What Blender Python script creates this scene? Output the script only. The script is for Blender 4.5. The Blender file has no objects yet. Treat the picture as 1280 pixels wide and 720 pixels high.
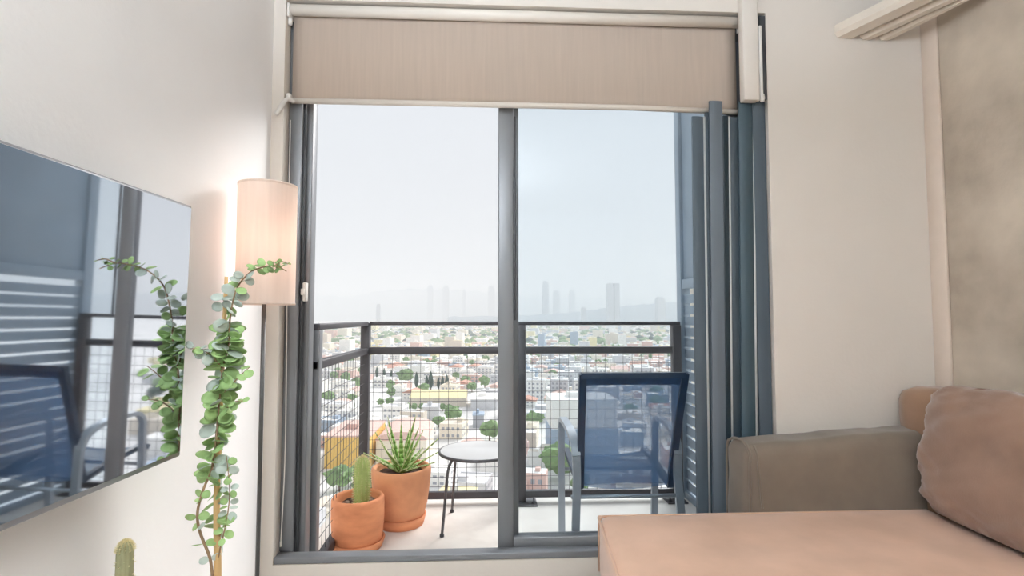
import bpy, bmesh, math, random
from mathutils import Vector, Matrix, Euler
R = math.radians
rnd = random.Random(7)
scene = bpy.context.scene
COL = scene.collection

# ------------------------------------------------------------------ camera
YAW, PITCH, FPX, EYE = R(2.87), R(3.1), 660.0, 1.1
cam_data = bpy.data.cameras.new('camera'); cam = bpy.data.objects.new('camera', cam_data); COL.objects.link(cam)
cam.location = (0, 0, EYE); cam.rotation_euler = (R(90) + PITCH, 0, -YAW)
cam_data.sensor_width = 36; cam_data.lens = 36 * FPX / 1280; cam_data.clip_start = .05; cam_data.clip_end = 30000
scene.camera = cam
_fw = Vector((math.sin(YAW) * math.cos(PITCH), math.cos(YAW) * math.cos(PITCH), math.sin(PITCH)))
_rt = Vector((math.cos(YAW), -math.sin(YAW), 0)); _up = _rt.cross(_fw)
def at(px, py, Y):
    """the point of the place seen at this pixel of the photograph, at depth Y"""
    d = _fw + _rt * ((px - 640) / FPX) - _up * ((py - 360) / FPX)
    return Vector((0, 0, EYE)) + d * (Y / d.y)

# ------------------------------------------------------------------ materials
def _m(name):
    m = bpy.data.materials.new(name); m.use_nodes = True
    nt = m.node_tree; b = nt.nodes['Principled BSDF']; return m, nt, b
def lin(c): return tuple(((v / 255) / 12.92 if v / 255 <= .04045 else ((v / 255 + .055) / 1.055) ** 2.4) for v in c)
def mat(name, rgb, rough=.6, metal=0., noise=0., nscale=20., bump=0., bscale=200., stretch=(1, 1, 1), rgb2=None, sheen=0., spec=.5, detail=4):
    m, nt, b = _m(name); c = lin(rgb)
    b.inputs['Base Color'].default_value = (*c, 1); b.inputs['Roughness'].default_value = rough; b.inputs['Metallic'].default_value = metal
    b.inputs['Specular IOR Level'].default_value = spec
    if sheen: b.inputs['Sheen Weight'].default_value = sheen; b.inputs['Sheen Roughness'].default_value = .5
    if noise or bump or rgb2:
        tc = nt.nodes.new('ShaderNodeTexCoord'); mp = nt.nodes.new('ShaderNodeMapping'); mp.inputs['Scale'].default_value = stretch
        nt.links.new(tc.outputs['Object'], mp.inputs['Vector'])
    if noise or rgb2:
        n = nt.nodes.new('ShaderNodeTexNoise'); n.inputs['Scale'].default_value = nscale; n.inputs['Detail'].default_value = detail
        nt.links.new(mp.outputs[0], n.inputs['Vector'])
        r = nt.nodes.new('ShaderNodeValToRGB'); r.color_ramp.elements[0].position = .3; r.color_ramp.elements[1].position = .7
        c2 = lin(rgb2) if rgb2 else c
        r.color_ramp.elements[0].color = (*[v * (1 - noise) for v in c], 1); r.color_ramp.elements[1].color = (*[min(1, v * (1 + noise)) for v in c2], 1)
        nt.links.new(n.outputs['Fac'], r.inputs[0]); nt.links.new(r.outputs[0], b.inputs['Base Color'])
    if bump:
        n2 = nt.nodes.new('ShaderNodeTexNoise'); n2.inputs['Scale'].default_value = bscale; n2.inputs['Detail'].default_value = 3
        nt.links.new(mp.outputs[0], n2.inputs['Vector'])
        bp = nt.nodes.new('ShaderNodeBump'); bp.inputs['Strength'].default_value = bump; bp.inputs['Distance'].default_value = .01
        nt.links.new(n2.outputs['Fac'], bp.inputs['Height']); nt.links.new(bp.outputs[0], b.inputs['Normal'])
    return m
def glassy(name, tint, spec=.5):
    m, nt, b = _m(name); nt.nodes.remove(b); out = nt.nodes['Material Output']
    t = nt.nodes.new('ShaderNodeBsdfTransparent'); t.inputs[0].default_value = (*tint, 1)
    g = nt.nodes.new('ShaderNodeBsdfGlossy'); g.inputs['Roughness'].default_value = .02
    fr = nt.nodes.new('ShaderNodeFresnel'); fr.inputs['IOR'].default_value = 1.22
    mx = nt.nodes.new('ShaderNodeMixShader'); nt.links.new(fr.outputs[0], mx.inputs[0]); nt.links.new(t.outputs[0], mx.inputs[1]); nt.links.new(g.outputs[0], mx.inputs[2])
    nt.links.new(mx.outputs[0], out.inputs['Surface']); return m
def cloth_sheer(name, rgb, see, trans=.3, weave=0):
    """woven cloth that lets some light and view through"""
    m, nt, b = _m(name); nt.nodes.remove(b); out = nt.nodes['Material Output']; c = lin(rgb)
    d = nt.nodes.new('ShaderNodeBsdfDiffuse'); d.inputs[0].default_value = (*c, 1)
    tl = nt.nodes.new('ShaderNodeBsdfTranslucent'); tl.inputs[0].default_value = (*c, 1)
    tr = nt.nodes.new('ShaderNodeBsdfTransparent')
    a = nt.nodes.new('ShaderNodeMixShader'); a.inputs[0].default_value = trans; nt.links.new(d.outputs[0], a.inputs[1]); nt.links.new(tl.outputs[0], a.inputs[2])
    z = nt.nodes.new('ShaderNodeMixShader'); z.inputs[0].default_value = see; nt.links.new(a.outputs[0], z.inputs[1]); nt.links.new(tr.outputs[0], z.inputs[2])
    nt.links.new(z.outputs[0], out.inputs['Surface'])
    tc = nt.nodes.new('ShaderNodeTexCoord'); mp = nt.nodes.new('ShaderNodeMapping'); mp.inputs['Scale'].default_value = (1, 1, .05)
    n = nt.nodes.new('ShaderNodeTexNoise'); n.inputs['Scale'].default_value = 90
    nt.links.new(tc.outputs['Object'], mp.inputs[0]); nt.links.new(mp.outputs[0], n.inputs['Vector'])
    r = nt.nodes.new('ShaderNodeValToRGB'); r.color_ramp.elements[0].color = (*[v * .92 for v in c], 1); r.color_ramp.elements[1].color = (*[min(1, v * 1.06) for v in c], 1)
    nt.links.new(n.outputs['Fac'], r.inputs[0]); nt.links.new(r.outputs[0], d.inputs[0]); nt.links.new(r.outputs[0], tl.inputs[0])
    return m

M = {}
M['wall'] = mat('warm_white_plaster', (249, 248, 248), .75, noise=.02, nscale=3, bump=.06, bscale=60)
M['wall_beige'] = mat('beige_plaster', (228, 220, 211), .8, noise=.02, nscale=3, bump=.06, bscale=60)
M['ceil'] = mat('painted_ceiling', (228, 224, 218), .85, noise=.03, nscale=4)
M['floor'] = mat('pale_floor_tiles', (196, 192, 186), .5, noise=.04, nscale=6)
M['concrete'] = mat('bare_concrete', (168, 153, 137), .85, noise=.2, nscale=2.6, bump=.25, bscale=25, rgb2=(194, 181, 165), detail=9)
M['strip'] = mat('cream_painted_edge', (224, 208, 194), .7, noise=.02)
M['alu'] = mat('grey_aluminium', (128, 130, 134), .38, metal=.35, noise=.04, nscale=8, stretch=(1, 1, .2))
M['alu_dark'] = mat('dark_grey_gasket', (58, 60, 64), .5)
M['alu_light'] = mat('pale_aluminium', (190, 192, 194), .35, metal=.3)
M['glass'] = glassy('pane_glass', (.968, .985, .993))
M['white_plastic'] = mat('white_plastic', (232, 228, 222), .45)
M['blind'] = cloth_sheer('beige_roller_fabric', (206, 190, 176), .0, .22)
M['tube'] = mat('cream_roller_tube', (236, 228, 218), .5)
M['panel'] = mat('dark_teal_panel', (54, 72, 81), .5, noise=.06, nscale=5, stretch=(6, 6, .4))
M['panel_dark'] = mat('deep_teal_panel', (30, 46, 55), .5, noise=.06, nscale=5, stretch=(6, 6, .4))
M['panel_light'] = mat('brushed_grey_panel', (106, 116, 126), .4, metal=.3, noise=.08, nscale=5, stretch=(6, 6, .4))
M['panel_grey'] = mat('slate_grey_panel', (82, 94, 104), .42, metal=.25, noise=.06, nscale=5, stretch=(6, 6, .4))
M['panel_edge'] = mat('pale_panel_edge', (196, 198, 196), .5)
M['louver'] = mat('blue_grey_louver', (150, 164, 178), .45, noise=.05, nscale=4)
M['rail'] = mat('dark_grey_railing_steel', (78, 76, 80), .45, metal=.2, noise=.06, nscale=10)
M['wire'] = mat('galvanised_wire', (74, 74, 78), .5, metal=.3)
M['deck'] = mat('pale_balcony_screed', (226, 220, 214), .85, noise=.06, nscale=5, bump=.1, bscale=40, rgb2=(232, 228, 222))
M['terracotta'] = mat('terracotta', (216, 148, 108), .8, noise=.10, nscale=7, bump=.1, bscale=60, rgb2=(226, 160, 118))
M['terracotta_deep'] = mat('orange_terracotta', (214, 134, 92), .8, noise=.12, nscale=6, bump=.1, bscale=60, rgb2=(230, 156, 112), stretch=(1, 1, 2.5))
M['soil'] = mat('dark_potting_soil', (74, 54, 42), .95, noise=.3, nscale=60, bump=.6, bscale=120)
M['pebble'] = mat('grey_pebble', (150, 132, 118), .8, noise=.15, nscale=30)
M['cactus'] = mat('pale_green_cactus', (172, 190, 116), .8, noise=.15, nscale=30)
M['cactus_dry'] = mat('dusty_green_cactus', (140, 138, 104), .85, noise=.15, nscale=30)
M['spine'] = mat('straw_spines', (226, 214, 170), .8)
M['agave'] = mat('agave_green', (138, 178, 92), .5, noise=.12, nscale=18)
M['agave_edge'] = mat('agave_cream_margin', (222, 226, 176), .5)
M['leaf'] = mat('eucalyptus_green', (134, 166, 100), .65, noise=.22, nscale=16, rgb2=(160, 190, 128))
M['leaf_grey'] = mat('eucalyptus_silver', (190, 204, 192), .65, noise=.12, nscale=16, rgb2=(196, 208, 200))
M['stem'] = mat('brown_stem', (142, 116, 88), .8, noise=.2, nscale=40)
M['stake'] = mat('wooden_stake', (206, 170, 118), .7, noise=.14, nscale=12, stretch=(4, 4, .4))
M['pot_white'] = mat('white_ceramic', (222, 216, 206), .35)
M['table_top'] = mat('pale_table_top', (232, 232, 232), .25)
M['table_leg'] = mat('grey_table_steel', (92, 90, 92), .4, metal=.4)
M['chair_frame'] = mat('grey_chair_frame', (176, 182, 190), .38, metal=.3, noise=.04)
M['chair_dark'] = mat('navy_chair_frame', (42, 62, 86), .45, noise=.05)
M['sling'] = cloth_sheer('blue_sling_mesh', (96, 124, 158), .28, .5)
M['sling_hem'] = mat('navy_sling_hem', (48, 76, 112), .7, noise=.1, nscale=40)
M['sofa'] = mat('brown_suede', (204, 164, 138), .85, noise=.05, nscale=5, bump=.06, bscale=300, rgb2=(214, 174, 148), sheen=.35, spec=.15)
M['sofa_arm_shaded'] = mat('shaded_arm_suede', (106, 94, 83), .85, noise=.08, nscale=5, bump=.06, bscale=300, rgb2=(116, 103, 90), sheen=.3, spec=.15)  # darker copy of the sofa suede: the arm's shade put into its colour
M['cushion'] = mat('mauve_brown_suede', (130, 103, 87), .85, noise=.07, nscale=5, bump=.08, bscale=200, rgb2=(146, 116, 98), sheen=.35, spec=.15)
M['sofa_back'] = mat('caramel_suede', (142, 110, 86), .85, noise=.1, nscale=8, sheen=.3, spec=.15)
M['lamp_metal'] = mat('grey_lamp_pole', (84, 84, 84), .4, metal=.5)
M['shade'] = cloth_sheer('cream_linen_shade', (248, 238, 230), .0, .5)
M['bulb'] = mat('lit_bulb', (255, 240, 225), .5); _b = M['bulb'].node_tree.nodes['Principled BSDF']; _b.inputs['Emission Color'].default_value = (1, .72, .63, 1); _b.inputs['Emission Strength'].default_value = 7
M['tv_bezel'] = mat('silver_tv_edge', (150, 152, 158), .3, metal=.6)
M['tv_body'] = mat('black_tv_casing', (30, 30, 32), .5)
M['screen'] = mat('glossy_tv_screen', (218, 221, 226), .035, metal=1.0)
M['beam'] = mat('pale_beam_paint', (228, 217, 203), .7, noise=.03, nscale=9, stretch=(5, .6, 5), bump=.1, bscale=30)
M['wood_dark'] = mat('dark_furniture_feet', (60, 48, 40), .5)

# ------------------------------------------------------------------ mesh helpers
class MB:
    def __init__(s): s.v = []; s.f = []; s.mi = []; s.sm = []
    def add(s, vs, fs, mi=0, smooth=False):
        o = len(s.v); s.v += [tuple(v) for v in vs]
        for f in fs: s.f.append(tuple(i + o for i in f)); s.mi.append(mi); s.sm.append(smooth)
    def box(s, x0, x1, y0, y1, z0, z1, mi=0):
        vs = [(x, y, z) for x in (x0, x1) for y in (y0, y1) for z in (z0, z1)]
        s.add(vs, [(0, 1, 3, 2), (4, 6, 7, 5), (0, 4, 5, 1), (2, 3, 7, 6), (0, 2, 6, 4), (1, 5, 7, 3)], mi)
    def rbox(s, x0, x1, y0, y1, z0, z1, r=.004, seg=2, mi=0, smooth=True):
        bm = bmesh.new(); bmesh.ops.create_cube(bm, size=1)
        for v in bm.verts: v.co = Vector(((x0 + x1) / 2 + v.co.x * (x1 - x0), (y0 + y1) / 2 + v.co.y * (y1 - y0), (z0 + z1) / 2 + v.co.z * (z1 - z0)))
        bmesh.ops.bevel(bm, geom=bm.edges[:] + bm.verts[:], offset=r, segments=seg, affect='EDGES', profile=.5)
        s.bm(bm, mi, smooth)
    def bm(s, bm, mi=0, smooth=True, mtx=None):
        bm.verts.index_update()
        s.add([(mtx @ v.co if mtx else v.co) for v in bm.verts], [[v.index for v in f.verts] for f in bm.faces], mi, smooth); bm.free()
    def tube(s, pts, r, n=8, mi=0, flat=None, up=None):
        """round (or flat: (half width, half depth)) bar along a path"""
        pts = [Vector(p) for p in pts]; rs = r if isinstance(r, (list, tuple)) else [r] * len(pts)
        t0 = (pts[1] - pts[0]).normalized()
        a = Vector(up) if up else (Vector((1, 0, 0)) if abs(t0.x) < .8 else Vector((0, 1, 0)))
        vs = []; fs = []
        for i, p in enumerate(pts):
            t = ((pts[min(i + 1, len(pts) - 1)] - pts[max(i - 1, 0)])).normalized()
            u = (a - t * a.dot(t)).normalized(); w = t.cross(u)
            if not up: a = u
            for k in range(n):
                if flat:
                    q = [(1, 1), (-1, 1), (-1, -1), (1, -1)][k % 4]; vs.append(p + u * q[0] * flat[0] + w * q[1] * flat[1])
                else:
                    g = 2 * math.pi * k / n; vs.append(p + u * math.cos(g) * rs[i] + w * math.sin(g) * rs[i])
        for i in range(len(pts) - 1):
            for k in range(n): fs.append((i * n + k, i * n + (k + 1) % n, (i + 1) * n + (k + 1) % n, (i + 1) * n + k))
        fs.append(tuple(range(n))[::-1]); fs.append(tuple((len(pts) - 1) * n + k for k in range(n)))
        s.add(vs, fs, mi, not flat)
    def bar(s, pts, hw, hd, mi=0, up=None): s.tube(pts, .01, 4, mi, (hw, hd), up)
    def lathe(s, prof, cx=0, cy=0, n=40, mi=0, caps=False):
        vs = [(cx + r * math.cos(2 * math.pi * k / n), cy + r * math.sin(2 * math.pi * k / n), z) for r, z in prof for k in range(n)]
        fs = [(i * n + k, i * n + (k + 1) % n, (i + 1) * n + (k + 1) % n, (i + 1) * n + k) for i in range(len(prof) - 1) for k in range(n)]
        if caps: fs.append(tuple(range(n))[::-1]); fs.append(tuple((len(prof) - 1) * n + k for k in range(n)))
        s.add(vs, fs, mi, True)
    def grid(s, fn, nu, nv, mi=0, smooth=True):
        vs = [fn(i / nu, j / nv) for i in range(nu + 1) for j in range(nv + 1)]
        s.add(vs, [(i * (nv + 1) + j, (i + 1) * (nv + 1) + j, (i + 1) * (nv + 1) + j + 1, i * (nv + 1) + j + 1) for i in range(nu) for j in range(nv)], mi, smooth)
    def mesh(s, name, mats):
        me = bpy.data.meshes.new(name); me.from_pydata(s.v, [], s.f)
        for m in (mats if isinstance(mats, (list, tuple)) else [mats]): me.materials.append(M[m] if isinstance(m, str) else m)
        me.polygons.foreach_set('material_index', s.mi); me.polygons.foreach_set('use_smooth', s.sm); me.update()
        bm = bmesh.new(); bm.from_mesh(me); bmesh.ops.recalc_face_normals(bm, faces=bm.faces); bm.to_mesh(me); bm.free()
        return me
    def build(s, name, mats, parent=None, sharp=True):
        o = bpy.data.objects.new(name, s.mesh(name, mats)); COL.objects.link(o)
        if parent: o.parent = parent
        return o
def tag(o, label=None, cat=None, group=None, kind=None):
    if label: o['label'] = label
    if cat: o['category'] = cat
    if group: o['group'] = group
    if kind: o['kind'] = kind
    return o
def empty(name, loc, label, cat, group=None, rz=0):
    o = bpy.data.objects.new(name, None); COL.objects.link(o); o.location = loc; o.rotation_euler.z = rz; o.empty_display_size = .1
    return tag(o, label, cat, group)
def struct(name, mb, mats, label=None):
    o = mb.build(name, mats); o['kind'] = 'structure'
    if label: o['label'] = label
    return o
def arc(c, r, a0, a1, n, ax, ay):
    c, ax, ay = Vector(c), Vector(ax), Vector(ay)
    return [c + ax * r * math.cos(R(a0 + (a1 - a0) * i / n)) + ay * r * math.sin(R(a0 + (a1 - a0) * i / n)) for i in range(n + 1)]
def smooth_path(pts, n=6):
    """Catmull-Rom through the points"""
    P = [Vector(p) for p in pts]; out = []
    for i in range(len(P) - 1):
        a, b, c, d = P[max(i - 1, 0)], P[i], P[i + 1], P[min(i + 2, len(P) - 1)]
        for k in range(n):
            t = k / n; out.append(.5 * ((2 * b) + (c - a) * t + (2 * a - 5 * b + 4 * c - d) * t * t + (3 * b - a - 3 * c + d) * t ** 3))
    out.append(P[-1]); return out

# ------------------------------------------------------------------ room shell
XL, XR, YW, YB, ZC, T = -.83, 1.815, 2.05, -2.6, 2.46, .2
OX0, OX1, OZ0, OZ1 = -.785, 1.145, .18, 2.345          # the opening in the window wall
m = MB(); m.box(XL - T, XR + T, YB - T, YW + T, -.2, 0); struct('floor', m, 'floor', 'pale tiled room floor')
m = MB(); m.box(XL - T, XR + T, YB - T, YW + T, ZC, ZC + .2); struct('ceiling', m, 'ceil', 'painted ceiling')
m = MB(); m.box(XL - T, XL, YB, YW + T, 0, ZC); struct('wall_left', m, 'wall', 'bright white plaster wall behind the television')
m = MB(); m.box(XR, XR + T, YB, YW + T, 0, ZC); struct('wall_right', m, 'concrete', 'bare concrete wall behind the sofa')
m = MB(); m.box(XL, XR, YB - T, YB, 0, ZC); struct('wall_back', m, 'wall', 'white wall behind the viewer')
m = MB()
m.box(XL, OX0, YW, YW + T, 0, ZC); m.box(OX1, XR, YW, YW + T, 0, ZC); m.box(OX0, OX1, YW, YW + .06, 0, OZ0); m.box(OX0, OX1, YW + .06, YW + T, 0, .115); m.box(OX0, OX1, YW, YW + T, OZ1, ZC)
struct('wall_window', m, 'wall_beige', 'beige wall around the sliding door')
m = MB(); m.rbox(XR - .012, XR, YW - .075, YW, 0, ZC, .003); struct('trim_1', m, 'strip', 'cream painted edge strip between beige wall and concrete')
# filler box above the folded panels at the right end of the opening
m = MB(); m.rbox(1.028, 1.092, YW - .04, YW + .0, 1.964, ZC, .004); struct('trim_2', m, 'wall_beige', 'beige filler board above the folded panels')
m = MB(); m.rbox(1.095, 1.107, YW - .04, YW - .002, 1.972, 2.27, .003); m.lathe([(.0, 1.958), (.008, 1.961), (.01, 1.975), (.008, 1.99), (0, 1.995)], 1.106, YW - .03, 12)
struct('trim_3', m, 'white_plastic', 'thin white guide rail beside the filler board')
m = MB(); m.box(1.119, 1.1445, YW + .003, YW + .02, 1.985, 2.335); struct('trim_4', m, 'alu_dark', 'dark gap strip at the right edge of the opening')
# fluted beam under the ceiling
d = Vector((.105, -.25, 0)).normalized(); q = Vector((-d.y, d.x, 0)) * 1.0
p0 = Vector((1.435, 2.047, 0)); L = 2.6
beam = MB()
prof = [(0, 2.300), (-.004, 2.266), (.010, 2.248), (.066, 2.243), (.078, 2.256), (.082, 2.288), (.100, 2.288), (.104, 2.256), (.116, 2.242), (.144, 2.241), (.156, 2.254), (.160, 2.286), (.178, 2.286), (.182, 2.254), (.194, 2.240), (.222, 2.240), (.236, 2.252), (.24, 2.300)]
def bp(t, w, z):
    x = p0.x + w * 1.02 + d.x / abs(d.y) * t; return (min(x, XR - .002 + 0), p0.y - t, z)
vs = []
for t in (0, .55): vs += [bp(t, w, z) for w, z in prof]
n = len(prof)
beam.add(vs, [(i, i + 1, n + i + 1, n + i) for i in range(n - 1)] + [tuple(range(n)), tuple(range(2 * n - 1, n - 1, -1)), (n - 1, 0, n, 2 * n - 1)])
struct('trim_5', beam, 'beam', 'pale fluted beam running under the ceiling')

# ------------------------------------------------------------------ sliding door in the opening
Y0, Y1 = 2.105, 2.225
win = MB()
fx0, fx1, fz0, fz1 = -.784, 1.144, .181, 2.344; inl, inr, inb, intp = -.733, 1.105, .152, 2.29
for a in ((fx0, inl, .206, fz1, Y0), (inr, fx1, .206, fz1, Y0), (inl, inr, .117, .152, Y0), (inl, inr, intp, fz1, Y0)): win.rbox(a[0], a[1], a[4], Y1, a[2], a[3], .003)
win.rbox(fx0, fx1, 2.052, 2.1045, fz0, .205, .003)
for q in ((fx0, inl), (inr, fx1)): win.rbox(q[0], q[1], 2.112, Y1, .117, .206, .003)
wo = struct('window_1', win, 'alu', 'grey aluminium sliding door frame')
g = MB(); g.rbox(inl, inl + .012, 2.122, 2.132, inb, intp, .002); g.rbox(inl - .001, 1.1, 2.122, 2.132, inb, inb + .006, .002); g.build('gasket', 'alu_dark', wo)
g = MB(); g.rbox(inl + .002, inl + .032, 2.145, 2.205, inb, intp, .004); g.rbox(inl + .002,   .06, 2.15, 2.20, inb, inb + .012, .003); g.build('guide_channel', 'alu', wo)
g = MB(); g.rbox(inl + .012, inl + .026, 2.115, 2.146, 1.16, 1.235, .004); g.rbox(inl + .008, inl + .022, 2.107, 2.12, 1.185, 1.21, .003); g.build('latch', 'white_plastic', wo)
def sash(x0, x1, y, wl, wb, name):
    m = MB(); t = .03
    m.rbox(x0, x0 + wl, y, y + t, inb + .004, intp, .004); m.rbox(x1 - .05, x1, y, y + t, inb + .004, intp, .004)
    m.rbox(x0 + wl, x1 - .05, y, y + t, inb + .004, inb + wb, .004); m.rbox(x0 + wl, x1 - .05, y, y + t, intp - .05, intp, .004)
    o = m.build(name, 'alu', wo)
    p = MB(); p.box(x0 + wl - .005, x1 - .045, y + t / 2 - .003, y + t / 2 + .003, inb + wb - .005, intp - .045); p.build('pane', 'glass', o)
    return o
s1 = sash(.051, 1.055, 2.124, .062, .080, 'sliding_sash'); s2 = sash(.106, 1.10, 2.172, .03, .070, 'fixed_sash')
g = MB(); g.rbox(.114, .122, 2.117, 2.125, 1.085, 1.92, .003); g.build('pull_handle', 'alu_dark', s1)

# ------------------------------------------------------------------ roller blind
bl = empty('roller_blind', (.13, 2.03, 1.93), 'beige roller blind drawn half way down over the top of the sliding door', 'blind')
def kid(o, mb, name, mats):
    c = mb.build(name, mats, o)
    c.matrix_parent_inverse = o.matrix_basis.inverted() if False else Matrix.Translation(-Vector(o.location)) if o.rotation_euler.z == 0 else o.matrix_basis.inverted()
    return c
m = MB(); m.tube([(-.775, 2.077, 2.317), (1.045, 2.077, 2.317)], .022, 20); kid(bl, m, 'roller_tube', 'tube')
m = MB()
def fab(u, v):
    x = -.770 + u * 1.808; return (x, 2.096 + .002 * math.sin(u * 9), 1.952 + .018 * max(0, u - .75) * -1 + v * .366)
m.grid(fab, 40, 12); fo = kid(bl, m, 'fabric', 'blind'); sm_ = fo.modifiers.new('thick', 'SOLIDIFY'); sm_.thickness = .0012
m = MB(); m.tube([(-.773, 2.094, 1.956), (.6, 2.094, 1.955), (1.038, 2.094, 1.945)], .0115, 14); kid(bl, m, 'hem_bar', 'tube')
m = MB(); m.rbox(-.783, -.772, 2.052, 2.102, 2.28, 2.334, .004); m.lathe([(0, 2.252), (.008, 2.255), (.009, 2.28), (0, 2.285)], -.776, 2.075, 12); kid(bl, m, 'end_bracket', 'white_plastic')
m = MB(); m.rbox(1.046, 1.053, 2.052, 2.102, 2.28, 2.334, .003); kid(bl, m, 'end_bracket', 'white_plastic')
m = MB(); m.tube(smooth_path([at(345, 143, 2.03), at(352, 132, 2.035), at(359, 124, 2.045), at(367, 127, 2.07)]), [.008] * 19, 8); m.rbox(-.780, -.762, 2.055, 2.082, 1.945, 1.972, .005)
kid(bl, m, 'hem_hook', 'white_plastic')
m = MB()
cp = smooth_path([at(363, 150, 2.085), at(360, 300, 2.09), at(358.5, 390, 2.09), at(356.5, 560, 2.09), at(351, 677, 2.09)], 10)
m.tube(cp, .0022, 6); m.lathe([(0, cp[-1].z - .02), (.004, cp[-1].z - .018), (.004, cp[-1].z), (0, cp[-1].z + .002)], cp[-1].x, cp[-1].y, 8); kid(bl, m, 'pull_cord', 'white_plastic')

# ------------------------------------------------------------------ folded stack of dark panels
pn = empty('folding_panel_screen', (.93, 2.07, .206), 'stack of folded dark teal vertical panels at the right end of the sliding door', 'folding screen')
def panel(xa, xb, y, z1, mtl, edge, bow=.010, th=.010, xt=0, z0=.216, sl=0):
    """one slightly bowed vertical panel with a rolled long edge"""
    m = MB(); N = 8
    for zi, zz, sh in ((0, z0, 0), (1, z1, xt)): pass
    def F(off):
        return lambda u, v: (xa + (xb - xa) * u + xt * v, y + off + sl * u - bow * math.sin(math.pi * u), z0 + (z1 - z0) * v)
    m.grid(F(0), N, 1); m.grid(F(th), N, 1)
    a = []
    for u in [i / N for i in range(N + 1)]: a.append(u)
    for v in (0, 1):
        vs = [F(0)(u, v) for u in a] + [F(th)(u, v) for u in a]
        m.add(vs, [(i, i + 1, N + 2 + i, N + 1 + i) for i in range(N)])
    for u in (0, 1):
        m.add([F(0)(u, 0), F(0)(u, 1), F(th)(u, 1), F(th)(u, 0)], [(0, 1, 2, 3)])
    o = kid(pn, m, 'panel', mtl)
    if edge:
        e = MB(); e.tube([F(-.001)(edge, 0), F(-.001)(edge, 1)], .0045, 8); c = e.build('edge_trim', 'panel_edge', o)
    return o
panel(.829, .881, 2.072, 1.916, 'panel_grey', 1, xt=.010, bow=.003, sl=.006)
panel(.884, .902, 2.078, 1.935, 'panel_dark', 0, bow=.001, xt=.012, sl=-.004)
panel(.886, .940, 2.056, 1.975, 'panel_light', 0, bow=.002, xt=.020, sl=.003)
panel(.944, .972, 2.064, 1.918, 'panel_dark', 1, bow=.002, xt=.022, sl=.012)
panel(.974, 1.006, 2.076, 1.914, 'panel_dark', 0, bow=.002, xt=.022, sl=-.008)
panel(1.003, 1.062, 2.058, 1.977, 'panel', 1.06, bow=.008, xt=.026, sl=.006)
panel(1.082, 1.137, 2.060, 1.981, 'panel_grey', 0, bow=.002, xt=.004, sl=.006)
m = MB(); m.rbox(.81, 1.14, 2.056, 2.10, .206, .215, .003); kid(pn, m, 'floor_track', 'alu_dark')

# ------------------------------------------------------------------ television
tv = empty('television', (-.771, .78, 1.069), 'large silver edged television on the left wall mirroring the balcony', 'television')
tv.rotation_euler = (0, R(.81), R(-2.5))
hw, hh = .545, .3026
m = MB(); m.rbox(.0, .022, -hw, hw, -hh, hh, .004); bez = m.build('bezel', 'tv_bezel', tv)
m = MB(); m.rbox(.0225, .0245, -hw + .006, hw - .006, -hh + .012, hh - .006, .0008, 1, smooth=False); m.build('screen', 'screen', tv)
m = MB(); m.rbox(-.0085, -.0005, -hw * .92, hw * .92, -hh * .9, hh * .9, .003); m.build('rear_casing', 'tv_body', tv)
m = MB(); m.rbox(-.0545, -.009, -.05, .2, -.13, .13, .002); m.build('wall_bracket', 'tv_body', tv)

# ------------------------------------------------------------------ floor lamp
LY = 1.73
ct, cb = at(334, 232, LY), at(333, 381, LY); cx = (ct.x + cb.x) / 2; rad = .0885
lamp = empty('floor_lamp', (cx, LY, 0), 'floor lamp with a cream drum shade in the corner beside the sliding door', 'lamp')
zt, zb = ct.z, cb.z
m = MB(); m.lathe([(rad, zb), (rad, zt)], 0, 0, 64); m.lathe([(rad - .002, zb), (rad - .002, zt)], 0, 0, 64)
m.lathe([(rad - .002, zb), (rad + .0012, zb), (rad + .0012, zb + .006), (rad, zb + .007)], 0, 0, 64); m.lathe([(rad, zt - .007), (rad + .0012, zt - .006), (rad + .0012, zt), (rad - .002, zt)], 0, 0, 64)
m.build('lamp_shade', 'shade', lamp)
px_ = at(327, 500, LY).x - cx
m = MB(); m.tube([(px_, 0, .02), (px_, 0, zb + .1)], .0065, 12); m.tube([(px_, 0, zb + .1), (0, 0, zb + .13)], .005, 8); m.build('pole', 'lamp_metal', lamp)
m = MB(); m.lathe([(0, 0), (.085, 0), (.085, .012), (.075, .02), (.012, .024), (0, .024)], px_ + .02, 0, 40); m.build('base', 'lamp_metal', lamp)
m = MB(); m.lathe([(0, zb + .125), (.013, zb + .125), (.014, zb + .16), (.03, zb + .2), (.03, zb + .225), (.018, zb + .245), (0, zb + .25)], 0, 0, 20); m.build('bulb', 'bulb', lamp)
m = MB()
for k in range(3):
    a = k * 2.0944; m.tube([(0, 0, zt - .015), (math.cos(a) * (rad - .003), math.sin(a) * (rad - .003), zt - .015)], .0018, 6)
m.lathe([(0, zt - .02), (.012, zt - .02), (.012, zt + .004), (.004, zt + .008), (0, zt + .008)], 0, 0, 14); m.build('shade_spider', 'lamp_metal', lamp)

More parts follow.
